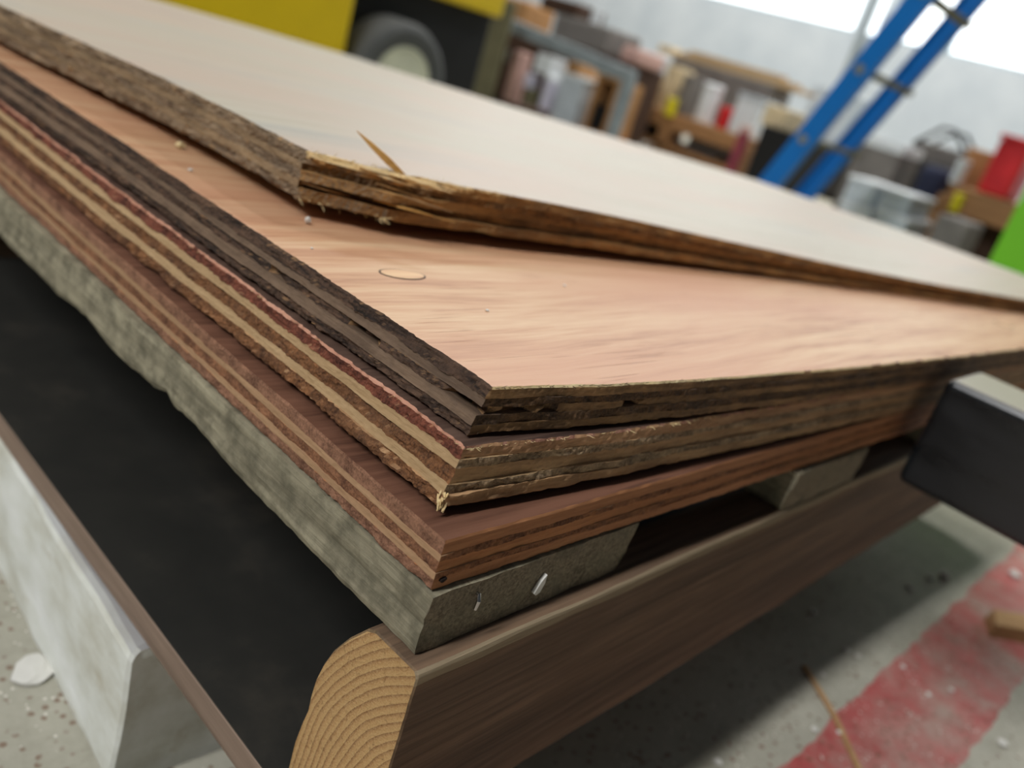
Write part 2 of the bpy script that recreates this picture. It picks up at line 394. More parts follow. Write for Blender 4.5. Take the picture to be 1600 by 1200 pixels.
def make_sheet(label, left, front, back, zb, th, plies, face, seed, rough=1.0, bite=None, slant=0.0, fmf=None, extra=None):
    """left: points from far to the corner, front: points from the corner to the right, back: the rest (all CCW)"""
    corner = front[0]
    poly = left + front + back
    pts = resample(poly, corner, len(left) + len(front) - 1)
    N = len(pts)
    nrm = []; arc = []; s = 0
    for i in range(N):
        a = Vector(pts[i - 1]); b = Vector(pts[i]); c = Vector(pts[(i + 1) % N])
        t = (c - a); t = t.normalized(); nrm.append(Vector((t.y, -t.x))); 
        s += (b - a).length if i else 0; arc.append(s)
    ci = min(range(N), key=lambda i: (Vector(pts[i]) - Vector(corner)).length)
    side = ['L' if i < ci else 'F' for i in range(N)]
    # interior points for the warp
    inner = []
    xs = [p[0] for p in pts]; ys = [p[1] for p in pts]
    def inside(x, y):
        c = False; j = len(poly) - 1
        for i in range(len(poly)):
            if ((poly[i][1] > y) != (poly[j][1] > y)) and x < (poly[j][0] - poly[i][0]) * (y - poly[i][1]) / (poly[j][1] - poly[i][1]) + poly[i][0]: c = not c
            j = i
        return c
    gx = min(xs) + 0.02
    while gx < max(xs):
        gy = min(ys) + 0.02
        while gy < max(ys):
            if inside(gx, gy) and min(abs(gx - p[0]) + abs(gy - p[1]) for p in pts[::6]) > 0.016: inner.append((gx, gy))
            gy += 0.035 if gy < 0.4 else 0.08
        gx += 0.035 if gx < 0.4 else 0.08
    allp = [Vector(p) for p in pts] + [Vector(p) for p in inner]
    res = delaunay_2d_cdt(allp, [], [list(range(N))], 1, 1e-7)
    tris = [tuple(f) for f in res[2]]; assert len(res[0]) == len(allp), (len(res[0]), len(allp))
    root = empty('plywood_sheet', (corner[0], corner[1], zb(*corner))); tag(root, label, 'plywood', 'plywood sheets stacked on the pallet')
    R0 = Vector(root.location)
    fr = [0.0]
    for p in plies: fr.append(fr[-1] + p['t'])
    tot = fr[-1]; fr = [f / tot for f in fr]
    def bound(j, i):
        if j == 0 or j == len(plies): return fr[j]
        return fr[j] + 0.030 * fbm(arc[i] * 22, j * 3.1 + seed, 0) + 0.012 * noise.noise(Vector((arc[i] * 160, j, seed)))
    K = 5
    for j, pl in enumerate(plies):
        verts = []; faces = []; fm = []
        for k in range(K + 1):
            for i in range(N):
                x, y = pts[i]; u = k / K
                b0 = bound(j, i); b1 = bound(j + 1, i); g = b0 + (b1 - b0) * u
                t = th(x, y); z0 = zb(x, y)
                endg = (pl['g'] == 'X') == (side[i] == 'L')
                amp = (0.00055 if endg else 0.00022) * rough * pl.get('rough', 1.0)
                s = arc[i]; zz = g * t
                o = amp * 1.4 * fbm(s * 60, zz * 160, j * 5 + seed, 3) + amp * 1.0 * noise.noise(Vector((s * 480, zz * 600, j + seed)))
                o += 0.0006 * rough * fbm(s * 12, j * 2.3, seed + 7, 2)
                o += pl.get('off', 0.0) + (pl.get('offL', 0.0) if side[i] == 'L' else pl.get('offF', 0.0))
                if side[i] == 'L': o += slant * (1 - g)
                vd = pl.get('void', 0.0)
                if vd and cx(x, y, corner) < 0.13:
                    q = fbm(s * 26, j * 4.7, seed + 3, 2) - 0.12 + 0.25 * noise.noise(Vector((s * 170, zz * 300, seed)))
                    if q > 0: o -= min(vd, q * vd * 3)
                if bite: o += bite(x, y, side[i], j, g, s)
                # rounded/crumbled rims
                if (j == len(plies) - 1 and k == K) or (j == 0 and k == 0): o -= 0.00035 + 0.0006 * max(0, noise.noise(Vector((s * 120, seed, j))))
                dz = 0.0
                if j == 0 and k == 0: dz = 0.0016 * rough * max(0, fbm(s * 45, seed, 11, 3)) * (1 if i < N else 0)
                n = nrm[i]
                verts.append(Vector((x + n.x * o, y + n.y * o, z0 + zz + dz)) - R0)
        for k in range(K):
            for i in range(N):
                a = k * N + i; b = k * N + (i + 1) % N
                faces.append((a, b, b + N, a + N)); fm.append(2 if fmf and fmf(pts[i][0], pts[i][1], side[i], j, k, arc[i]) else 0)
        nb = len(verts)
        # caps: bottom and top share the triangulation
        for lev, base, ff in ((0, 0, fr[j]), (1, K * N, fr[j + 1])):
            off = len(verts)
            for (x, y) in inner: verts.append(Vector((x, y, zb(x, y) + ff * th(x, y))) - R0)
            mp = lambda v: base + v if v < N else off + v - N
            last = (lev == 1 and j == len(plies) - 1)
            for t in tris:
                q = tuple(mp(v) for v in t)
                faces.append(q if lev else q[::-1]); fm.append(1 if last or (lev == 0 and j == 0) else 0)
        o = mesh_obj('veneer', verts, faces, [pl['m'], face] + ([extra] if extra else []), root, False, fm)
    return root

cx = lambda x, y, c: math.hypot(x - c[0], y - c[1])
sm = lambda v: max(0.0, min(1.0, v)) ** 2 * (3 - 2 * max(0.0, min(1.0, v)))
# sheet 4 (lowest)
zb4 = lambda x, y: 0.0; th4 = lambda x, y: 0.0200
C4 = (0.0, 0.0)
S4 = make_sheet('reddish plywood sheet lying directly on the pallet boards, lowest of the stack',
    [(0.006, 0.95), (0.004, 0.42)], [C4, (0.42, -0.0088), (1.02, -0.018)], [(1.02, 0.45), (0.62, 0.85), (0.30, 0.95)], zb4, th4,
    [dict(t=.24, g='X', m='v4r', rough=1.5), dict(t=.13, g='Y', m='v4y'), dict(t=.22, g='X', m='v4x', off=-0.0003), dict(t=.14, g='Y', m='v4y'), dict(t=.27, g='X', m='v4r', rough=0.5)],
    'face4', 4.0, 0.8)
# sheet 3
C3 = (0.0115, 0.0125)
zb3 = lambda x, y: 0.0206 + 0.0030 * math.exp(-(cx(x, y, C3) / 0.22) ** 2); th3 = lambda x, y: 0.0222 - 0.001 * sm(x / .6)
def bite3(x, y, side, j, g, s):
    d = cx(x, y, C3)
    if side == 'F': return (0.0016 if j == 0 else 0.0) * (1 - sm(d / 0.12)) - 0.0008 * (j == 4) * (1 - sm(d / .05))
    return 0.0
S3 = make_sheet('rough red-brown plywood sheet with five clear veneers, second up from the pallet',
    [(0.018, 0.95), (0.0145, 0.465), (0.0125, 0.15)], [C3, (0.09, 0.0045), (0.37, -0.0075), (0.65, -0.0215), (1.0, -0.036)], [(1.0, 0.45), (0.62, 0.85), (0.30, 0.95)], zb3, th3,
    [dict(t=.23, g='X', m='v3x', rough=1.5), dict(t=.15, g='Y', m='v3y'), dict(t=.24, g='X', m='v3x', rough=1.4, off=-0.0006), dict(t=.15, g='Y', m='v3y'), dict(t=.23, g='X', m='v3r', rough=1.5)],
    'face3', 13.0, 1.2, bite3, 0.0050, lambda x, y, sd, j, k, s: j == 4 and k == 4 and noise.noise(Vector((s * 90, 3, 0))) > (-0.55 if sd == 'L' else 0.0), 'rim_highlight')
# sheet 2
C2 = (0.021, 0.0172)
zb2 = lambda x, y: 0.0440 + 0.0030 * math.exp(-(cx(x, y, C2) / 0.26) ** 2) - 0.0010 * sm(x / .5); th2 = lambda x, y: 0.0180
zt2 = lambda x, y: zb2(x, y) + th2(x, y)
def p2(px, py, zf): q = on(px, py, zf); return (q.x, q.y)
L2 = [p2(400, 363, zt2), p2(200, 228, zt2), p2(0, 97, zt2)]
Fr2 = [p2(940, 601, zt2), p2(1100, 592, zt2), p2(1250, 581, zt2), p2(1400, 567, zt2), p2(1600, 544, zt2)]
S2 = make_sheet('peach-faced plywood sheet with dark weathered edges and an oval patch, under the pale sheet',
    [(L2[2][0], 0.95)] + L2[::-1], [C2] + Fr2 + [(0.98, Fr2[-1][1] - 0.03)], [(0.98, 0.43), (0.60, 0.83), (0.30, 0.95)], zb2, th2,
    [dict(t=.22, g='X', m='v2x', rough=1.6, offL=-0.0006), dict(t=.20, g='Y', m='v2y', offL=0.0004), dict(t=.18, g='X', m='v2x', rough=1.5, void=0.006, offL=-0.0006), dict(t=.17, g='Y', m='v2y'), dict(t=.26, g='X', m='v2x', rough=1.2)],
    'face2', 21.0, 1.1, None, 0.0056, lambda x, y, sd, j, k, s: sd == 'F' and j == 4 and k == 4 and noise.noise(Vector((s * 60, 5, 0))) > -0.25, 'splinter')
# sheet 1 (top)
C1 = (0.0575, 0.1964)
th1 = lambda x, y: 0.0236 - 0.0100 * sm((x - 0.08) / 0.62)
zb1 = lambda x, y: 0.0654 + 0.0058 * math.exp(-(cx(x, y, C1) / 0.26) ** 2) - 0.0028 * sm((x - 0.15) / 0.5)
zt1 = lambda x, y: zb1(x, y) + th1(x, y)
L1 = [p2(a, b, zt1) for a, b in ((0, 8), (120, 62), (250, 120), (380, 183))]
Fr1 = [p2(a, b, zt1) for a, b in ((620, 272), (800, 306), (1000, 346), (1200, 390), (1400, 432), (1600, 468))]
far1 = [p2(a, b, zt1) for a, b in ((1600, 430), (1440, 371), (1300, 323), (1180, 281), (1000, 227), (800, 167), (550, 88), (400, 44), (230, -4))]
def bite1(x, y, side, j, g, s):
    d = cx(x, y, C1)
    if side == 'F':
        v = 0.0
        k = 1 - sm((d - 0.03) / 0.10)
        if j in (1, 3): v -= 0.004 * k * (0.6 + 0.8 * abs(noise.noise(Vector((s * 60, j, 2)))))
        if j == 2: v += 0.001 * k - 0.003 * sm((d - .06) / .05)
        if j == 4: v -= 0.0035 * k * (0.5 + noise.noise(Vector((s * 90, 5, 2))))
        if j == 0: v += 0.0015 * k * noise.noise(Vector((s * 70, 3, 8)))
        if j == 1: v -= 0.0025
        return v
    return -0.0012 * (1 - sm(d / 0.02)) if j == 4 else 0.0
P_end = (far1[0][0] + 0.005, far1[0][1] - 0.12)
S1 = make_sheet('pale whitewashed plywood sheet with splintered corner, topmost of the stack',
    [(L1[0][0], 0.93)] + L1, [C1] + Fr1 + [P_end], far1 + [(far1[-1][0] - 0.12, far1[-1][1] + 0.02)], zb1, th1,
    [dict(t=.24, g='X', m='v1x', rough=1.6), dict(t=.16, g='Y', m='v1y'), dict(t=.20, g='X', m='v1x', rough=1.2), dict(t=.16, g='Y', m='v1y'), dict(t=.24, g='X', m='v1x', rough=1.3)],
    'face1', 33.0, 1.3, bite1, 0.0, lambda x, y, sd, j, k, s: sd == 'F' and j == 4 and k >= 2 + 3 * noise.noise(Vector((s * 130, 2, 0))) and cx(x, y, C1) < 0.085 + 0.03 * noise.noise(Vector((s * 200, 1, 0))), 'splinter')

# splinters and torn fibres on the sheets
def sliver(name, parent, a, b, w0, mat='splinter', w1=0.0002, flat=0.45):
    """tapered split of wood from a (thick) to b (thin), world points"""
    a = Vector(a); b = Vector(b); o = Vector(parent.location) if parent else Vector((0, 0, 0))
    d = (b - a).normalized(); u = d.cross(Vector((0, 0, 1))).normalized(); v = u.cross(d)
    vs_, fs = [], []
    for (p, ww) in ((a, w0 * 0.7), (a.lerp(b, 0.35), w0), (a.lerp(b, 0.7), w0 * 0.7), (b, w1)):
        for (cu, cv) in ((-1, -flat), (1, -flat * 0.8), (0.8, flat), (-0.7, flat)): vs_.append(p + u * (cu * ww) + v * (cv * ww) - o)
    for k in range(3):
        for q in range(4): fs.append((k * 4 + q, k * 4 + (q + 1) % 4, k * 4 + 4 + (q + 1) % 4, k * 4 + 4 + q))
    fs += [(3, 2, 1, 0), (12, 13, 14, 15)]
    return mesh_obj(name, vs_, fs, mat, parent)
base = on(632, 272, zt1); tip_d = ray(557, 204)
tip = CAM + tip_d * ((base - CAM).length / tip_d.length * 0.985)
sp = sliver('splinter', S1, base + Vector((0, 0, -0.001)), tip, 0.0024, 'sliver_orange', flat=0.7); sp['label'] = 'long pale splinter sticking up from the edge'
rs = random.Random(3)
dF = (Vector(Fr1[0]) - Vector(C1)).normalized(); nF = Vector((dF.y, -dF.x))
for k in range(34):      # torn strips along the splintered front corner
    top_ = k < 20
    sd = rs.uniform(-0.001, 0.056); out = rs.uniform(-0.0022, 0.0006) if top_ else rs.uniform(-0.0040, -0.0004)
    a = Vector(C1) + dF * sd + nF * out
    z = zb1(a.x, a.y) + th1(a.x, a.y) * (0.985 if top_ else rs.choice([0.08, 0.30, 0.36, 0.60, 0.72])) + rs.uniform(-0.0022 if top_ else -0.001, 0.0004)
    L_ = rs.uniform(0.008, 0.026); b = a + dF * L_ + nF * rs.uniform(-0.0014, 0.0004)
    sliver('splinter', S1, (a.x, a.y, z), (b.x, b.y, z - 0.06 * L_ + rs.uniform(-0.0008, 0.0012)), rs.uniform(0.0005, 0.0013), 'splinter' if top_ else ('sliver_orange' if k % 3 == 0 else 'v1x'))
for k in range(12):      # pale tuft at the lower corner of the red-brown sheet
    a = Vector((C3[0] - 0.0046 + rs.uniform(-0.0012, 0.0016), C3[1] + rs.uniform(-0.001, 0.002), zb3(*C3) + rs.uniform(0.0, 0.005)))
    sliver('splinter', S3, a + Vector((0.0014, 0.0006, 0.001)), a + Vector((rs.uniform(-0.0012, 0.0008), rs.uniform(-0.0022, 0.0004), rs.uniform(-0.0030, 0.0006))), rs.uniform(0.0003, 0.0007))
def fibres(parent, mat, spots, seed):
    rr = random.Random(seed); vs_, fs = [], []; o = Vector(parent.location)
    for (p, n, L_, w_) in spots:
        p = Vector(p); d = (Vector(n) + Vector((rr.uniform(-.7, .7), rr.uniform(-.7, .7), rr.uniform(-.5, .9)))).normalized()
        u = d.orthogonal().normalized() * w_; v = d.cross(u).normalized() * w_; k = len(vs_)
        for q in (p - u, p + u, p + v, p + d * L_ * 0.6 + Vector((0, 0, -L_ * .1)) + u * .3, p + d * L_): vs_.append(q - o)
        fs += [(k, k + 1, k + 3), (k + 1, k + 2, k + 3), (k + 2, k, k + 3), (k, k + 3, k + 4), (k + 1, k + 3, k + 4)]
    f = mesh_obj('torn_fibres', vs_, fs, mat, parent); f['kind'] = 'stuff'; return f
def along(pts, zf, n, seed, out, Ls, w_):
    rr = random.Random(seed); res = []
    for _ in range(n):
        i = rr.randrange(len(pts) - 1); t = rr.random() ** 1.5
        p = Vector(pts[i]).lerp(Vector(pts[i + 1]), t); res.append(((p.x, p.y, zf(p.x, p.y)), out, rr.uniform(*Ls), w_))
    return res
fibres(S1, 'straw', along([C1, (C1[0] + .03, C1[1] - .012), Fr1[0], Fr1[1]], lambda x, y: zt1(x, y) - 0.0006, 110, 1, (0, -1, 0.5), (0.0015, 0.005), 0.00014)
       + along([C1, (C1[0] + .03, C1[1] - .012), Fr1[0]], lambda x, y: zb1(x, y) + 0.001, 60, 2, (0.2, -1, -0.6), (0.0015, 0.006), 0.00016), 1)
fibres(S2, 'v2y', along([C2, (C2[0] - .001, 0.12), (C2[0] - .001, 0.25)], lambda x, y: zb2(x, y) + 0.001, 90, 4, (-1, 0, -0.2), (0.0008, 0.0025), 0.00010)
       + along([C2, Fr2[0], Fr2[1]], lambda x, y: zt2(x, y) - 0.0003, 60, 5, (0, -1, 0.2), (0.0008, 0.0024), 0.00010), 2)
fibres(S3, 'straw', along([C3, (0.09, 0.0045), (0.2, 0.0)], lambda x, y: zb3(x, y) + th3(x, y) - 0.0004, 70, 6, (0, -1, 0.3), (0.0008, 0.003), 0.00010)
       + along([C3, (0.012, 0.14), (0.013, 0.3)], lambda x, y: zb3(x, y) + 0.0006, 80, 7, (-1, 0, -0.3), (0.0008, 0.0026), 0.00012)
       + along([C3, (0.012, 0.14), (0.013, 0.3)], lambda x, y: zb3(x, y) + th3(x, y) - 0.0006, 60, 9, (-1, 0, 0.2), (0.0006, 0.002), 0.00010), 3)
# oval patches let into the peach face
def patch(px, py, a, b, parent):
    p = on(px, py, zt2); o = Vector(parent.location); ang = -0.10
    for (nm, mat, sa, dz) in (('patch_rim', 'patch_gap', 1.0, 0.00015), ('patch', 'patch', 0.93, 0.00030)):
        vs_ = []; n = 40
        for lev in (-0.001, dz):
            for k in range(n):
                t = 2 * math.pi * k / n; wob = 1 + 0.02 * math.sin(3 * t + 1)
                x = a * sa * wob * math.cos(t); y = b * (sa if nm == 'patch_rim' else 0.87) * wob * math.sin(t)
                q = Vector((p.x + x * math.cos(ang) - y * math.sin(ang), p.y + x * math.sin(ang) + y * math.cos(ang)))
                vs_.append(Vector((q.x, q.y, zt2(q.x, q.y) + lev)) - o)
        fs = [(k, (k + 1) % n, n + (k + 1) % n, n + k) for k in range(n)] + [tuple(range(n, 2 * n))]
        mesh_obj(nm, vs_, fs, mat, parent)
patch(629, 429, 0.0118, 0.0062, S2)
patch(1568, 506, 0.012, 0.008, S2)
# dark knot holes showing in the front edges
for (px, py, par, yf, r) in ((1120, 622, S2, -0.0035, 0.0024), (1195, 677, S3, 0.0, 0.0018), (691, 905, S4, 0.0, 0.0011)):
    lo = {S2: lambda x: -0.0035}.get(par)
    # front plane of that sheet at this place
    y = {S2: 0.0172 + (Fr2[1][1] - 0.0172) * 0.95, S3: 0.001, S4: 0.0}[par]
    p = aty(px, py, y); o = Vector(par.location)
    vs_ = []; n = 10
    for lev, k_ in ((0.002, 1.0), (-0.0008, 0.85)):
        for k in range(n):
            t = 2 * math.pi * k / n; rr_ = r * k_ * (1 + 0.25 * math.sin(2 * t + 1) + 0.15 * math.sin(3 * t))
            vs_.append(Vector((p.x + rr_ * 1.3 * math.cos(t), p.y + lev, p.z + rr_ * math.sin(t))) - o)
    mesh_obj('knot', vs_, [(k, (k + 1) % n, n + (k + 1) % n, n + k) for k in range(n)] + [tuple(range(n, 2 * n))], 'black_hole', par)

# ------------------------------------------------------------------ pallet
pal = empty('pallet', (0, 0, -0.114)); tag(pal, 'weathered wooden pallet of grey deck boards on thick stringers under the plywood', 'pallet')
PO = Vector(pal.location)
def deck_board(x0, x1, yf, yb, zt, zbm, seed, ragged=True):
    """board along Y: profile rows across, ragged lower edge on its -X side and front end"""
    ys = []; y = yf
    while y < yb: ys.append(y); y += 0.0016 if y < 0.12 else (0.004 if y < 0.45 else 0.04)
    ys.append(yb); R = 9; vs_, fs = [], []
    nx = 14
    # ring around the cross-section for every y
    for y in ys:
        ring = []
        lowL = 0.0010 * max(0, fbm(y * 16, seed, 1, 3)) + 0.0005 * noise.noise(Vector((y * 160, seed, 4)))
        # broken-out notches on the lower edge
        for (c, wd, dp) in ((0.168, 0.05, 0.0035), (0.183, 0.007, 0.0030), (0.275, 0.03, 0.0030)):
            if ragged: lowL += dp * max(0, 1 - ((y - c) / wd) ** 2) * (1 if y < c else 0.75)
        for k in range(R):        # left face bottom -> top
            u = k / (R - 1); z = zbm + lowL + (zt - zbm - lowL) * u
            x = x0 - 0.001 * (1 - u) * 2 + 0.0009 * fbm(y * 20, z * 120, seed, 3) + 0.0004 * noise.noise(Vector((y * 120, z * 700, seed)))
            if k == 0: x += 0.0012
            ring.append((x, y, z))
        for k in range(1, nx): ring.append((x0 + (x1 - x0) * k / nx, y, zt))
        for k in range(R):
            u = k / (R - 1); z = zt + (zbm - zt) * u
            x = x1 - 0.006 * u ** 2 + 0.002 * fbm(y * 15, z * 200, seed + 5, 3)
            ring.append((x, y, z))
        for k in range(1, nx): ring.append((x1 + (x0 - x1) * k / nx, y, zbm + (lowL if k > nx - 2 else 0)))
        vs_ += ring
    n = R * 2 + (nx - 1) * 2
    vv = []
    for i, p in enumerate(vs_):
        p = Vector(p)
        if i < n * 3:      # fuzzy front end
            f_ = 1 - (i // n) / 3
            p.y += f_ * (0.0012 * fbm(p.x * 60, p.z * 150, seed, 3) - 0.0003)
        vv.append(p - PO)
    for r in range(len(ys) - 1):
        for k in range(n): fs.append((r * n + k, (r + 1) * n + k, (r + 1) * n + (k + 1) % n, r * n + (k + 1) % n))
    fs.append(tuple(range(n))); fs.append(tuple(reversed(range((len(ys) - 1) * n, len(ys) * n))))
    bm = bmesh.new(); bv = [bm.verts.new(p) for p in vv]
    for f in fs: bm.faces.new([bv[i] for i in f])
    bmesh.ops.triangulate(bm, faces=[f for f in bm.faces if len(f.verts) > 4])
    return bm_obj('deck_board', bm, 'deck', pal)
ZD = -0.0240
deck_board(-0.0004, 0.1190, -0.0022, 0.98, -0.0004, ZD, 3.0)
for (a, b) in ((0.265, 0.371), (0.515, 0.62), (0.76, 0.87)): deck_board(a, b, -0.0090, 0.98, -0.0004, ZD, a * 31, False)
# stringers along X
XE = -0.0058
prof_px = [(655, 1047), (622, 1010), (590, 978), (572, 982), (545, 998), (520, 1019), (505, 1038), (494, 1060), (486, 1085), (481, 1108), (473, 1126), (462, 1156), (444, 1203)]
prof = [atx(a, b, XE) for a, b in prof_px]
YF = -0.0105
front_top = atx(655, 1052, XE)
def stringer(prof, x0, x1):
    bm = bmesh.new(); xs = [x0, x0 + 0.0008]
    x = x0 + 0.004
    while x < 0.5: xs.append(x); x += 0.004
    while x < x1: xs.append(x); x += 0.06
    xs.append(x1); rings = []
    for i, x in enumerate(xs):
        ring = []
        for j, (y, z) in enumerate(prof):
            wob = 0.0005 * fbm(x * 14, y * 60, z * 60, 3) + 0.00025 * noise.noise(Vector((x * 40, y * 500, z * 500)))
            ins = 0.0005 if i == 0 else 0
            ring.append(bm.verts.new(Vector((x + (0.0006 * fbm(y * 90, z * 90, 3, 3) if i < 2 else 0), y + wob + ins * (1 if y < 0 else -1), z + wob - ins)) - PO))
        rings.append(ring)
    n = len(prof)
    for a, b in zip(rings[:-1], rings[1:]):
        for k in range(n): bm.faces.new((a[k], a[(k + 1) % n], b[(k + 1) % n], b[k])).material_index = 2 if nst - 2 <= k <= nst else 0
    f = bm.faces.new(rings[0]); f.material_index = 1; f2 = bm.faces.new(rings[-1]); f2.material_index = 1
    return bm_obj('stringer', bm, ['beam_side', 'beam_end', 'beam_worn_highlight'], pal)
yz = []
ztop = ZD - 0.0004
# clockwise loop: front face bottom -> top, top, rounded wane at the back, back face
fbot, nst = -0.1140, 26
for k in range(nst): yz.append((YF, fbot + (ztop - 0.0022 - fbot) * k / (nst - 1)))
yz += [(YF + 0.0004, ztop - 0.001), (YF + 0.0014, ztop - 0.0002), (YF + 0.004, ztop)]
back = [(p.y, min(p.z, ztop)) for p in prof[2:] if p.z > fbot + 0.0005]
yz += back
yl = back[-1][0]
yz += [(yl, fbot + 0.002), (yl - 0.001, fbot)] if back[-1][1] > fbot + 0.002 else []
for k in range(1, 8): yz.append((yl + (YF - yl) * k / 8, fbot))
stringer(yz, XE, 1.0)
rear = [(0.60 + (y - YF), z) for (y, z) in yz]
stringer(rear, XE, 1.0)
# nail head end and lodged chip on the front end of the lead board
pn = aty(745, 940, -0.0040)
tube('nail', 'nail', pal, [pn - PO + Vector((0.0004, 0.004, 0.0026)), pn - PO + Vector((0.0003, 0.0002, 0.0028)), pn - PO + Vector((0, -0.0006, 0.0008)), pn - PO + Vector((-0.0002, -0.0004, -0.0030))], [0.0006, 0.0008, 0.0009, 0.0007], 8)
pc = aty(843, 915, -0.0040)
vs_ = [pc - PO + Vector((x, yy, z)) for yy in (-0.0004, 0.0012) for (x, z) in ((-0.0022, -0.003), (-0.0008, -0.0042), (0.0014, -0.0034), (0.0026, 0.0005), (0.0022, 0.0046), (0.0000, 0.0020))]
mesh_obj('wood_flake', vs_, [(0, 1, 2, 3, 4, 5)] + [(i, (i + 1) % 6, 6 + (i + 1) % 6, 6 + i) for i in range(6)], 'white_chip', pal)

# ------------------------------------------------------------------ black panel, white timber and floor litter
pan = empty('hardboard_panel', (-0.02, 0.014, -0.1305)); tag(pan, 'black-faced thin panel with a raw brown edge lying under the pallet', 'panel')
o = Vector(pan.location)
px0 = (atz(0, 640, -0.1144).x + atz(200, 905, -0.1144).x + atz(395, 1200, -0.1144).x) / 3
box('core', 'panel_edge', pan, px0 - o.x, 1.0 - o.x, 0.0, 0.97, 0.0, 0.0148, 0.0006, 1)
box('black_face', 'panel', pan, px0 + 0.0004 - o.x, 1.0 - o.x, 0.0004, 0.97, 0.0148, 0.0156)
# white painted timber, slightly skewed
zt_ = -0.1306
A = atz(205, 1020, zt_); B = atz(0, 682, zt_)
ang = math.atan2(B.x - A.x, B.y - A.y)
wt = empty('painted_timber', (A.x, A.y, FLOOR), -ang); tag(wt, 'chunky white-painted timber lying on the floor beneath the black panel', 'timber')
bm = bmesh.new(); ys = [0.0, 0.002] + [0.006 + 0.008 * k for k in range(60)] + [0.6, 0.8]
hgt = zt_ - FLOOR; rings = []
cs = [(0.001, 0.0), (0.0, 0.004)] + [(0.0, 0.004 + (hgt - 0.010) * k / 8) for k in range(1, 9)] + [(0.0012, hgt - 0.0025), (0.004, hgt - 0.0006), (0.009, hgt), (0.05, hgt), (0.085, hgt), (0.089, hgt - 0.004), (0.089, 0.004), (0.086, 0.0)]
for i, y in enumerate(ys):
    rings.append([bm.verts.new((x + 0.0012 * fbm(y * 22, z * 30, 2, 3) * (1 if x < 0.02 else 0) + (0.0015 if i == 0 and x < 0.01 else 0), y + (0.003 * fbm(x * 40, z * 40, 5, 3) if i < 2 else 0), z - (0.001 if i == 0 and z > 0.04 else 0))) for (x, z) in cs])
n = len(cs)
for a, b in zip(rings[:-1], rings[1:]):
    for k in range(n): bm.faces.new((a[k], a[(k + 1) % n], b[(k + 1) % n], b[k]))
bm.faces.new(rings[0]); bm.faces.new(rings[-1])
bm_obj('timber', bm, 'white_paint', wt)

def chip(name, loc, size, mat, seed, flat=0.4, label=None, cat='debris', group=None, el=1.0):
    bm = bmesh.new(); bmesh.ops.create_icosphere(bm, subdivisions=2, radius=1)
    for v in bm.verts:
        d = 1 + 0.35 * noise.noise(v.co * 1.3 + Vector((seed, 0, 0))); v.co = Vector((v.co.x * size * d * el, v.co.y * size * d, v.co.z * size * flat * d))
    zmin = min(v.co.z for v in bm.verts)
    for v in bm.verts: v.co.z -= zmin
    ob = bm_obj(name, bm, mat); ob.location = loc; ob.rotation_euler.z = seed; tag(ob, label, cat, group); return ob
p = atz(50, 1052, FLOOR); chip('plaster_flake', p, 0.0095, 'white_chip', 1.0, 0.22, 'white flake lying on the floor beside the white-painted timber', 'flake', el=1.3)
for i, (px, py, s_) in enumerate([(1322, 1017, 4), (1286, 1056, 3), (1410, 1043, 3), (1450, 1086, 3), (1485, 1079, 3), (1272, 1141, 4), (1565, 1163, 5), (1121, 1193, 5), (1452, 905, 4), (1475, 902, 6), (1422, 920, 4), (1584, 900, 6), (1310, 1146, 3), (1340, 1026, 3), (1270, 958, 4)]):
    p = atz(px, py, FLOOR); d = (p - CAM).length
    red_ = -0.14 < p.y < -0.058; chip('floor_crumb', p, s_ * d / F * 1.3, 'white_chip', i * 1.7 + 0.3, 0.5, 'tiny pale crumb on the worn red floor line' if red_ else 'tiny pale crumb on the bare grey concrete floor', 'crumb', 'crumbs on the red line' if red_ else 'crumbs on the bare concrete')
# thin wooden strip on the floor
a, b, c = atz(1256, 1042, FLOOR), atz(1303, 1120, FLOOR), atz(1338, 1196, FLOOR)
def strip(name, pts, hw, mat, label, cat):
    vs_, fs = [], []; pts = [Vector(p) for p in pts]; o_ = pts[0].copy(); n = len(pts)
    for i, p in enumerate(pts):
        d = (pts[min(i + 1, n - 1)] - pts[max(0, i - 1)]).normalized(); u = Vector((-d.y, d.x, 0)) * hw
        for q in (p - u, p + u, p + u * 0.9 + Vector((0, 0, 0.0018)), p - u * 0.9 + Vector((0, 0, 0.0018))): vs_.append(q - o_)
    for i in range(n - 1):
        for q in range(4): fs.append((i * 4 + q, i * 4 + (q + 1) % 4, i * 4 + 4 + (q + 1) % 4, i * 4 + 4 + q))
    fs += [(3, 2, 1, 0), tuple(range((n - 1) * 4, n * 4))]
    ob = mesh_obj(name, vs_, fs, mat); ob.location = o_; return tag(ob, label, cat)
strip('wood_strip', [a, a.lerp(b, .5), b, b.lerp(c, .5), c, c + (c - b) * 0.5], 0.0024, 'offcut', 'thin bent wooden strip lying across the edge of the red floor line', 'strip')
p = atz(1545, 995, FLOOR); oc = empty('wood_offcut', p, -0.62); tag(oc, 'small brown timber offcut lying on the red floor line', 'offcut')
bm = bmesh.new(); vs_ = [(0, 0, 0), (0.10, -0.006, 0), (0.10, 0.028, 0), (0.018, 0.030, 0), (0.002, 0.001, 0.014), (0.10, -0.004, 0.014), (0.10, 0.026, 0.014), (0.022, 0.028, 0.014)]
mesh_obj('block', vs_, [(3, 2, 1, 0), (4, 5, 6, 7), (0, 1, 5, 4), (1, 2, 6, 5), (2, 3, 7, 6), (3, 0, 4, 7)], 'offcut', oc)

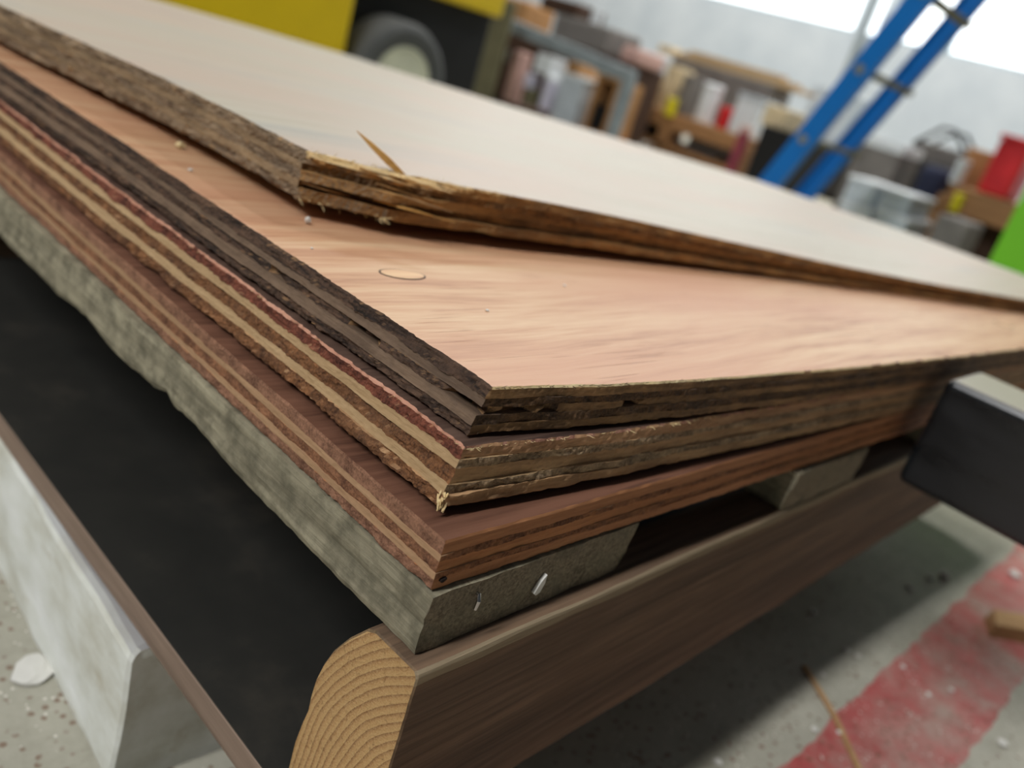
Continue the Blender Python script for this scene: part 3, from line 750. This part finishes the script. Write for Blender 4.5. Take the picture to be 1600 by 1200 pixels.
# crumbs and chips on the stack
def crumb(px, py, zf, s_, mat, seed, label, fl=0.7):
    p = on(px, py, zf); return chip('wood_crumb', (p.x, p.y, zf(p.x, p.y) + 0.0001), s_, mat, seed, fl, label, 'crumb')
crumb(480, 350, zt2, 0.0016, 'white_chip', 2.0, 'white crumb on the peach face in front of the splintered corner', 1.1)
crumb(281, 232, zt2, 0.0026, 'straw', 5.0, 'straw-coloured crumb on the peach face against the pale sheet edge')
crumb(297, 267, zt2, 0.0012, 'white_chip', 3.0, 'tiny white speck near the straw-coloured crumb', 0.5)
crumb(761, 486, zt2, 0.0009, 'white_chip', 7.0, 'tiny white speck on the peach face to the right of the oval patch', 0.4)
crumb(487, 389, zt2, 0.0006, 'white_chip', 8.0, 'tiny white speck by the dark weathered edge of the peach sheet', 0.5)
crumb(882, 447, zt2, 0.0009, 'white_chip', 9.0, 'tiny white speck on the peach face close to the pale sheet', 0.4)

# ------------------------------------------------------------------ square steel tube
q0 = aty(1474, 592, -0.024); q1 = aty(1405, 746, -0.024)
x0 = (q0.x + q1.x) / 2; wS = q0.z - q1.z
ts = empty('steel_stand', (x0, -0.55, FLOOR)); tag(ts, 'black square steel tube arm ending at the front edge of the stack', 'steel tube')
o = Vector(ts.location)
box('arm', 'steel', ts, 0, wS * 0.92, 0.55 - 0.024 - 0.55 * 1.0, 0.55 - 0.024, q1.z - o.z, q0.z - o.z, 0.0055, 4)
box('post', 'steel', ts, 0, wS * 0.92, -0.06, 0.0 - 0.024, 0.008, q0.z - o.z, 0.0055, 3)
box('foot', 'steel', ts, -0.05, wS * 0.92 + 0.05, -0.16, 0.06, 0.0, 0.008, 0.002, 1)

# ------------------------------------------------------------------ yellow lift with wheel
WY = 1.94      # plane of the machine's side (world y)
def aty_(px, py): return aty(px, py, WY)
ye = aty_(520, 88); yt = aty_(560, 0); xr = aty(757, 80, WY + 0.1).x; wc = aty_(626, 122)
lift = empty('scissor_lift', (wc.x, WY, FLOOR)); tag(lift, 'yellow machine with a black chassis and cream-rimmed wheel behind the stack', 'machine')
o = Vector(lift.location); xe = (ye.x + yt.x) / 2 - o.x
zt_l = 0.55 - o.z
box('body', 'yellow', lift, xe - 1.6, xe, -0.02, 0.75, 0.12, 0.62, 0.012, 3)
box('chassis', 'black', lift, xe - 0.02, xr - o.x, 0.10, 0.72, 0.06, 0.60, 0.01, 2)
box('deck_rail', 'yellow', lift, xe + 0.001, xr - o.x, 0.06, 0.73, 0.42, 0.52, 0.01, 2)
rw = 0.168
wz = wc.z - o.z
lathe('tyre', 'rubber', lift, [(rw * .60, -0.055), (rw * .66, -0.062), (rw * .86, -0.066), (rw * .95, -0.058), (rw, -0.04), (rw, 0.05), (rw * .94, 0.07), (rw * .6, 0.07)], 48, 'Y', (-0.025, 0.02, rw))
rim = lathe('rim', 'cream', lift, [(rw * .63, -0.056), (rw * .57, -0.060), (rw * .52, -0.050), (rw * .50, -0.004), (rw * .42, -0.004), (rw * .36, -0.036), (rw * .18, -0.040), (rw * .16, -0.046), (rw * .10, -0.048), (rw * .08, -0.04), (rw * .08, 0.02)], 40, 'Y', (-0.025, 0.02, rw))
for k in range(5):
    a = 2 * math.pi * k / 5
    lathe('wheel_bolt', 'dark', rim, [(0.006, -0.045), (0.006, -0.030)], 8, 'Y', (-0.025 + rw * .3 * math.cos(a), 0.02, rw + rw * .3 * math.sin(a)))

# ------------------------------------------------------------------ blue stepladder
xa = CAM.x + 2.514; xb = CAM.x + 2.93
def rail_pts(x, p_lo, p_hi):
    a = atx(*p_lo, x); b = atx(*p_hi, x); d = b - a
    return a + d * ((FLOOR + 0.02 - a.z) / d.z), a + d * ((1.7 - a.z) / d.z)
la0, la1 = rail_pts(xa, (1203, 282), (1432, 0)); lb0, lb1 = rail_pts(xb, (1262, 303), (1525, 0))
lad = empty('stepladder', (xa, la0.y, FLOOR)); tag(lad, 'blue fibreglass ladder leaning in front of the white wall', 'ladder')
o = Vector(lad.location)
def channel(name, p0, p1, inward):
    """C-section rail: web facing -X/+X, flanges turned inwards"""
    d = (p1 - p0).normalized(); u = Vector((1, 0, 0)); v = d.cross(u).normalized()
    wd = 0.032; t = 0.006; fl_ = 0.03 * inward
    prof_ = [(0, -wd), (fl_, -wd), (fl_, -wd + t), (t * inward, -wd + t), (t * inward, wd - t), (fl_, wd - t), (fl_, wd), (0, wd)]
    vs_ = [p + u * a + v * b - o for p in (p0, p1) for (a, b) in prof_]; n = 8
    fs = [(k, (k + 1) % n, n + (k + 1) % n, n + k) for k in range(n)] + [tuple(range(n)), tuple(range(n, 2 * n))]
    bm = bmesh.new(); bv = [bm.verts.new(q) for q in vs_]
    for f in fs: bm.faces.new([bv[i] for i in f])
    return bm_obj(name, bm, 'blue', lad)
channel('rail', la0, la1, 1); channel('rail', lb0, lb1, -1)
rz0 = atx(1342, 108, xa).z
for k in range(-2, 5):
    z = rz0 + k * (rz0 - atx(1250, 216, xa).z)
    if z < FLOOR + 0.1 or z > 1.65: continue
    pa = la0.lerp(la1, (z - la0.z) / (la1.z - la0.z)); pb = lb0.lerp(lb1, (z - lb0.z) / (lb1.z - lb0.z))
    bm = bmesh.new(); rbox(bm, pa.x - o.x + 0.006, pb.x - o.x - 0.006, pa.y - o.y - 0.016, pa.y - o.y + 0.016, z - o.z - 0.009, z - o.z + 0.009, 0.003, 1)
    rg = bm_obj('rung', bm, 'olive', lad)  # olive tone puts the rungs' underside shading into the colour
    lathe('bolt', 'alu', rg, [(0.014, -0.006), (0.014, -0.001), (0.010, 0.0)], 12, 'X', (pa.x - o.x, pa.y - o.y, z - o.z))
for p_ in (la0, lb0):
    box('foot', 'black', lad, p_.x - o.x - 0.02, p_.x - o.x + 0.03, p_.y - o.y - 0.05, p_.y - o.y + 0.05, 0.0, 0.03, 0.005, 1)

# ------------------------------------------------------------------ lime green cabinet
g0 = atx(1545, 405, 1.75)
gc = empty('green_cabinet', (1.75, g0.y, FLOOR)); tag(gc, 'lime green smooth-sided cabinet beyond the far end of the stack', 'cabinet')
box('body', 'green', gc, 0, 0.4, -0.32, 0.0, 0.04, 0.72, 0.006, 2)
box('plinth', 'black', gc, 0.03, 0.37, -0.29, -0.03, 0.0, 0.04)

# ------------------------------------------------------------------ clutter along the wall
def span(px0, px1, py, X):
    a = atx(px0, py, X); b = atx(px1, py, X); return a.y, b.y      # larger y first
def item_box(name, label, cat, mat, X, px, py, wpx, hpx, depth=0.25, r=0.006, zbase=None, lid=None, group=None, strap=None):
    """carton-like thing whose front stands on plane x=X, centred on the pixel"""
    c = atx(px, py, X); k = (c - CAM).dot(fwd) / F; wv, hv = wpx * k, hpx * k
    z0 = c.z - hv / 2 if zbase is None else zbase; z1 = c.z + hv / 2
    e = empty(name, (X + depth / 2, c.y, z0)); tag(e, label, cat, group)
    hh = z1 - z0; lh = 0.0
    if lid: lh = min(0.18 * hh, 0.02)
    box('body', mat, e, -depth / 2, depth / 2, -wv / 2, wv / 2, 0, hh - lh, r, 2)
    if lid: box('lid', lid, e, -depth / 2 - 0.006, depth / 2 + 0.006, -wv / 2 - 0.006, wv / 2 + 0.006, hh - lh, hh, r * .6, 2)
    if strap: box('tape', strap, e, -depth / 2 - 0.001, depth / 2 + 0.001, -wv * 0.09, wv * 0.09, -0.0 + 0.001, hh - lh + 0.001)
    return e
def item_can(name, label, cat, mat, X, px, py, wpx, hpx, zbase=None, capm='white', group=None):
    c = atx(px, py, X); k = (c - CAM).dot(fwd) / F; r, hv = wpx * k / 2, hpx * k
    z0 = c.z - hv / 2 if zbase is None else zbase; hh = c.z + hv / 2 - z0
    e = empty(name, (X + r, c.y, z0)); tag(e, label, cat, group)
    lathe('body', mat, e, [(r * .88, 0), (r * .92, 0.004), (r * .97, hh * .86), (r * 1.0, hh * .87), (r * 1.0, hh * .9)], 24)
    lathe('lid', capm, e, [(r * 1.02, hh * .9), (r * 1.02, hh * .97), (r * .9, hh)], 24)
    return e
def bench(name, label, X, pxa, pya, pxb, pyb, depth, thick, shelf_dz, legs_at, mat='bench_wood'):
    a = atx(pxa, pya, X); b = atx(pxb, pyb, X); zt = (a.z + b.z) / 2
    e = empty(name, (X + depth / 2, (a.y + b.y) / 2, FLOOR)); tag(e, label, 'bench'); o_ = Vector(e.location)
    ya, yb = b.y - o_.y, a.y - o_.y; nb = 3
    for k in range(nb): box('top_plank', mat, e, -depth / 2 + depth * k / nb + 0.002, -depth / 2 + depth * (k + 1) / nb - 0.002, ya, yb, zt - o_.z - thick * .5, zt - o_.z, 0.003, 1)
    box('apron', mat, e, -depth / 2 - 0.012, -depth / 2, ya, yb, zt - o_.z - thick, zt - o_.z - 0.004, 0.002, 1)
    for t in legs_at:
        y = yb + (ya - yb) * t
        for xx in (-depth / 2 + 0.0, depth / 2 - 0.09): box('leg', mat, e, xx, xx + 0.09, y - 0.045, y + 0.045, 0.0, zt - o_.z - thick * .5, 0.004, 1)
    if shelf_dz and zt - o_.z - shelf_dz > 0.03: box('shelf', mat, e, -depth / 2, depth / 2, ya, yb, zt - o_.z - shelf_dz - 0.03, zt - o_.z - shelf_dz, 0.003, 1)
    return e, zt

XB = 4.2
TOP = {}
_ib, _ic = item_box, item_can
def ztop_of(e):
    return e.location.z + max((max(v.co.z for v in c.data.vertices) for c in e.children), default=0) + 0.0005
def open_crate(name, label, mat, X, px, py, wpx, hpx, depth, zbase):
    """open-fronted wooden crate of boards"""
    c = atx(px, py, X); k = (c - CAM).dot(fwd) / F; wv = wpx * k; hh = c.z + hpx * k / 2 - zbase; t = 0.022
    e = empty(name, (X + depth / 2, c.y, zbase)); tag(e, label, 'crate'); d = depth / 2
    box('back_board', mat, e, d - 0.01, d, -wv / 2, wv / 2, 0, hh); box('top_board', mat, e, -d, d - 0.01, -wv / 2, wv / 2, hh - t, hh, 0.002, 1)
    box('bottom_board', mat, e, -d, d - 0.01, -wv / 2, wv / 2, 0, t, 0.002, 1)
    for sg in (-1, 1): box('side_board', mat, e, -d, d - 0.01, sg * wv / 2 - (t if sg > 0 else 0), sg * wv / 2 + (t if sg < 0 else 0), t, hh - t, 0.002, 1)
    return e
def cabinet(name, label, X, pxa, pxb, py, ztop, depth, mat, doors):
    a = atx(pxa, py, X).y; b = atx(pxb, py, X).y; w_ = (a - b)
    e = empty(name, (X + depth / 2, (a + b) / 2, FLOOR)); tag(e, label, 'cabinet'); h_ = ztop - FLOOR
    box('carcass', mat, e, -depth / 2 + 0.02, depth / 2, -w_ / 2, w_ / 2, 0.03, h_, 0.003, 1)
    box('plinth', 'dark', e, -depth / 2 + 0.05, depth / 2 - 0.02, -w_ / 2 + 0.03, w_ / 2 - 0.03, 0, 0.03)
    for k in range(doors):
        y0 = -w_ / 2 + w_ * k / doors + 0.004; y1 = -w_ / 2 + w_ * (k + 1) / doors - 0.004
        dr = box('door', mat, e, -depth / 2, -depth / 2 + 0.018, y0, y1, 0.04, h_ - 0.02, 0.003, 1)
        box('handle', 'alu', dr, -depth / 2 - 0.015, -depth / 2, y1 - 0.05, y1 - 0.035, h_ * .55, h_ * .55 + 0.07, 0.003, 1)
    return e
def bar(name, mat, parent, p, q, w_, h_, o):
    p = Vector(p); q = Vector(q); d = (q - p).normalized(); u = Vector((1, 0, 0)); v = d.cross(u).normalized()
    vs_ = [r_ + u * (a * w_ / 2) + v * (b * h_ / 2) - o for r_ in (p, q) for (a, b) in ((-1, -1), (1, -1), (1, 1), (-1, 1))]
    bm = bmesh.new(); bv = [bm.verts.new(x) for x in vs_]
    for f in [(0, 1, 2, 3), (4, 5, 6, 7)] + [(k, (k + 1) % 4, 4 + (k + 1) % 4, 4 + k) for k in range(4)]: bm.faces.new([bv[i] for i in f])
    bmesh.ops.bevel(bm, geom=bm.edges[:], offset=0.003, segments=1, affect='EDGES')
    return bm_obj(name, bm, mat, parent)
# grey steel trestle with a sloping top rail
ra = atx(772, 27, 3.3); rb_ = atx(985, 121, 3.3)
gr = empty('steel_trestle', (3.3, (ra.y + rb_.y) / 2, FLOOR)); tag(gr, 'grey steel trestle with a sloping top rail over the white containers', 'trestle'); o = Vector(gr.location)
bar('top_rail', 'greysteel', gr, ra + Vector((0, 0.03, 0)), rb_ - Vector((0, 0.02, 0)), 0.05, 0.062, o)
for p_ in (ra, rb_):
    bar('leg', 'greysteel', gr, p_, Vector((p_.x, p_.y, FLOOR)), 0.04, 0.062, o)
    box('foot_plate', 'greysteel', gr, -0.05, 0.03, p_.y - o.y - 0.05, p_.y - o.y + 0.05, 0, 0.006)
XS = 3.36
c0 = cabinet('low_cabinet', 'dark brown low cabinet behind the grey steel trestle', 3.64, 728, 982, 90, 0.205, 0.36, 'darkbrown', 4)
_ib('olive_board', 'olive-grey board standing upright beside the black chassis', 'board', 'olive', 3.05, 766, 88, 46, 170, 0.02, zbase=FLOOR)
pl = _ib('wooden_platform', 'low brown platform box under the white containers behind the trestle', 'platform', 'brown_card', XS - 0.02, 885, 206, 190, 16, 0.26, zbase=FLOOR); zp = ztop_of(pl)
bn = _ib('storage_bin', 'pale grey lidded bin standing between the white roll and the crate', 'bin', 'palegrey', XS, 888, 150, 48, 66, 0.2, zbase=zp, lid='white')
rl = _ic('paper_roll', 'tall white roll standing beside the pale grey lidded bin', 'roll', 'lilac', XS, 850, 146, 24, 54, zbase=zp)
tc = _ib('tub_carton', 'olive carton carrying the small round white tub', 'carton', 'olive', XS, 824, 160, 22, 40, 0.12, zbase=zp)
_ic('round_tub', 'small round white tub on the olive carton', 'tub', 'lilac', XS + .01, 822, 126, 24, 22, zbase=ztop_of(tc), capm='lilac')
_ib('pink_packet', 'tall pinkish packet standing by the olive carton', 'packet', 'pink', XS, 802, 108, 15, 56, 0.1, zbase=zp, r=0.01)
_ib('white_carton', 'white flat carton lying on the tall white roll', 'carton', 'white', XS, 848, 99, 34, 26, 0.14, zbase=ztop_of(rl))
_ib('brown_carton', 'plain brown carton on the pale grey lidded bin', 'carton', 'brown_card', XS, 893, 108, 26, 22, 0.18, zbase=ztop_of(bn))
cr = open_crate('wood_crate', 'orange-brown open-fronted crate holding a black box', 'brown_card', XS, 940, 160, 46, 78, 0.2, zp)
_ib('black_carton', 'black square box inside the orange-brown open crate', 'box', 'black', XS + 0.02, 932, 178, 20, 30, 0.1, zbase=zp + 0.0225)
_ib('white_bundle', 'crumpled white bundle lying on the orange-brown open crate', 'bundle', 'white', XS, 945, 112, 42, 22, 0.18, zbase=ztop_of(cr), r=0.012)
_ib('red_brown_crate', 'small dark crate on the floor below the olive-grey board', 'crate', 'darkbrown', 3.0, 800, 176, 40, 30, 0.2, zbase=FLOOR)
# heap on the dark cabinet
zc0 = ztop_of(c0)
tp = _ib('grey_tarpaulin', 'folded dark grey tarpaulin heaped on the dark low cabinet', 'tarpaulin', 'greycloth', 3.66, 905, 52, 116, 40, 0.3, zbase=zc0, r=0.015)
_ib('brown_cloth', 'brown cloth bundle heaped on the folded dark grey tarpaulin', 'cloth', 'darkbrown', 3.68, 872, 14, 80, 32, 0.25, zbase=ztop_of(tp), r=0.012)
_ib('pink_sack', 'dusty pink sack at the end of the folded tarpaulin', 'sack', 'pink', 3.68, 983, 86, 36, 26, 0.25, zbase=zc0, r=0.015)
_ic('highlight_blob', 'small round white shape standing in for a highlight above the folded tarpaulin', 'jar', 'white', 3.7, 926, 26, 18, 24, zbase=ztop_of(tp))  # white shape added in place of a blurred highlight
# low wooden bench in the middle
b1, z1 = bench('wooden_bench', 'low brown timber bench piled with odds and ends under the plank stack', XB, 968, 150, 1172, 216, 0.7, 0.085, 0.17, (0.03, 0.42, 0.97))
z1 += 0.0005; XI = XB + 0.06
_ib('brown_bag', 'brown paper bag on the low bench close to the steel leg', 'bag', 'brown_card', XI, 1006, 132, 30, 34, 0.16, zbase=z1, r=0.012)
_ib('beige_carton', 'tall beige carton standing on the low brown bench', 'carton', 'beige', XI, 1046, 128, 26, 50, 0.16, zbase=z1)
_ib('grey_block', 'grey block between the beige carton and the white bucket', 'block', 'greycloth', XI + .02, 1072, 138, 20, 40, 0.14, zbase=z1)
_ic('white_bucket', 'white bucket standing on the low brown bench', 'bucket', 'white', XI, 1103, 150, 32, 40, zbase=z1)
_ib('red_pouch', 'small red pouch between the white bucket and white carton', 'pouch', 'red', XI, 1132, 176, 18, 18, 0.1, zbase=z1, r=0.008)
wc_ = _ib('white_carton', 'wide white carton at the ladder end of the low brown bench', 'carton', 'white', XI, 1166, 172, 42, 46, 0.2, zbase=z1, lid='palegrey')
_ic('white_jar', 'pale grey jar standing behind the brown paper bag', 'jar', 'palegrey', XI + .2, 1024, 108, 20, 44, zbase=z1)
lc = _ib('long_crate', 'long grey crate along the back of the low bench', 'crate', 'greycloth', XB + 0.42, 1120, 132, 190, 44, 0.24, zbase=z1)
zc_top = ztop_of(lc)
ya_ = atx(1052, 84, XB + .45).y; yb2 = atx(1268, 142, XB + .45).y
for k in range(5):    # planks stacked over the crate
    e = box('plank', 'plank' if k != 3 else 'bench_wood', None, -0.048, 0.048, -(ya_ - yb2) / 2 + 0.05 * k, (ya_ - yb2) / 2 - 0.03 * k, 0, 0.02, 0.002, 1)
    e.location = (XB + 0.48 + (k % 2) * 0.1, (ya_ + yb2) / 2, zc_top + (k // 2) * 0.0205)
    tag(e, 'brown timber plank in the pale pile above the long grey crate' if k == 3 else 'pale timber plank in the pile above the long grey crate', 'plank', 'planks piled over the grey crate')
_ic('yellow_spool', 'small yellow spool fixed to the bench front below the beige carton', 'spool', 'tag', XB - 0.07, 1044, 166, 18, 26, capm='tag')
_ib('dark_carton', 'dark carton on the bench shelf near the steel leg', 'carton', 'dark', XB + .12, 1012, 184, 36, 24, 0.25, zbase=z1 - 0.17)
_ib('grey_carton', 'grey carton on the shelf under the white bucket', 'carton', 'greycloth', XB + .12, 1105, 206, 56, 26, 0.25, zbase=z1 - 0.17)
_ic('maroon_bottle', 'maroon bottle standing at the ladder end of the low bench', 'bottle', 'maroon', XB - 0.2, 1154, 222, 18, 50, zbase=FLOOR, capm='pink')
bc = _ib('black_crate', 'black crate on the floor beside the blue ladder', 'crate', 'black', XB - .35, 1208, 236, 66, 66, 0.3, zbase=FLOOR)
_ib('tan_carton', 'tan carton standing on the black crate beside the ladder', 'carton', 'beige', XB - .3, 1210, 182, 40, 32, 0.2, zbase=ztop_of(bc))
# right-hand group near the green cabinet
XR = 3.5
b2, z2 = bench('wooden_bench', 'low brown timber bench carrying the red box near the green cabinet', XR, 1488, 284, 1640, 338, 0.6, 0.10, 0.0, (0.04, 0.9))
z2 += 0.0005
_ib('red_box', 'bright red plastic box standing on the bench near the green cabinet', 'box', 'red', XR + .05, 1572, 255, 48, 82, 0.18, zbase=z2, r=0.012, lid='red')
_ic('white_cup', 'small white cup on the bench beside the red box', 'cup', 'white', XR + .02, 1500, 262, 20, 26, zbase=z2)
_ib('brown_carton', 'orange-brown carton at the back of the bench by the red box', 'carton', 'brown_card', XR + .34, 1528, 252, 44, 34, 0.18, zbase=z2)
_ic('yellow_spool', 'small yellow spool fixed to the bench front below the red box', 'spool', 'tag', XR - 0.056, 1493, 316, 16, 28, capm='tag')
_ib('grey_tub', 'dull grey tub on the floor in front of the bench', 'tub', 'greycloth', XR - .35, 1486, 352, 50, 24, 0.2, zbase=FLOOR, r=0.01)
_ib('navy_cloth', 'dark navy cloth bundle between the white tubs and the bench', 'cloth', 'navy', 3.7, 1446, 296, 44, 74, 0.16, zbase=FLOOR, r=0.03)
XT = 3.2; lo = []
for (px, py, wp, hp, lb) in ((1330, 336, 48, 36, 'white lidded tub on the floor beside the blue ladder'), (1388, 350, 50, 36, 'white lidded tub on the floor beside the navy cloth')):
    lo.append(_ib('plastic_tub', lb, 'tub', 'palegrey', XT, px, py, wp, hp, 0.28, zbase=FLOOR, r=0.01, lid='white', group='white tubs between ladder and bench'))
for e_, (px, py, wp, hp, lb) in zip(lo, ((1344, 296, 46, 34, 'white lidded tub stacked on another, nearer the blue ladder'), (1398, 314, 46, 34, 'white lidded tub stacked on another, nearer the navy cloth'))):
    _ib('plastic_tub', lb, 'tub', 'palegrey', XT, px, py, wp, hp, 0.26, zbase=ztop_of(e_), r=0.01, lid='white', group='white tubs between ladder and bench')
bcx = _ib('brown_carton', 'grey-brown carton behind the white lidded tubs', 'carton', 'greycloth', XT + 0.5, 1362, 262, 70, 60, 0.25, zbase=FLOOR)
_ib('paper_stack', 'stack of white papers lying on the grey-brown carton', 'papers', 'white', XT + 0.5, 1372, 224, 84, 18, 0.25, zbase=ztop_of(bcx), r=0.004)
dc = _ib('dark_carton', 'dark carton carrying the grey mesh basket', 'carton', 'dark', XR + 0.75, 1466, 285, 90, 46, 0.3, zbase=FLOOR)
wb = atx(1474, 250, XR + .9); e = empty('wire_basket', (wb.x, wb.y, ztop_of(dc))); tag(e, 'grey mesh basket with a peaked black wire handle on the dark carton', 'basket')
kk = (wb - CAM).dot(fwd) / F
box('basket', 'greycloth', e, -0.1, 0.1, -42 * kk, 42 * kk, 0, 28 * kk, 0.01, 2)
for dx in (-0.1, 0.1): tube('handle', 'black', e, [(dx, 43 * kk, 20 * kk), (dx, 10 * kk, 54 * kk), (dx, -8 * kk, 54 * kk), (dx, -43 * kk, 20 * kk)], 0.009, 6)
cabinet('low_cabinet', 'dark low cabinet against the wall behind the blue ladder', 5.4, 1190, 1420, 240, 0.10, 0.4, 'dark', 3)
_ib('dark_crate', 'dark brown crate on the floor under the bench with the red box', 'crate', 'darkbrown', XR + .14, 1556, 372, 60, 40, 0.25, zbase=FLOOR)
_ib('grey_pipe_box', 'long pale grey carton lying against the wall beyond the planks', 'carton', 'palegrey', 5.5, 1300, 150, 70, 22, 0.25, zbase=0.1005)
_ib('tan_sack', 'tan sack slumped on the dark low cabinet next to the tarpaulin', 'sack', 'brown_card', 3.7, 800, 18, 60, 40, 0.25, zbase=zc0, r=0.02)
_ib('pale_carton', 'pale carton on the long grey crate between sack and planks', 'carton', 'beige', XB + 0.45, 1036, 84, 26, 26, 0.16, zbase=zc_top)
# conduit on the wall between the windows
cd = tube('conduit', 'greysteel', None, [(XW - 0.03, ywin(1356) , FLOOR), (XW - 0.03, ywin(1356), 3.6)], 0.03, 10); tag(cd, 'grey conduit pipe running up the white wall behind the ladder', 'pipe')
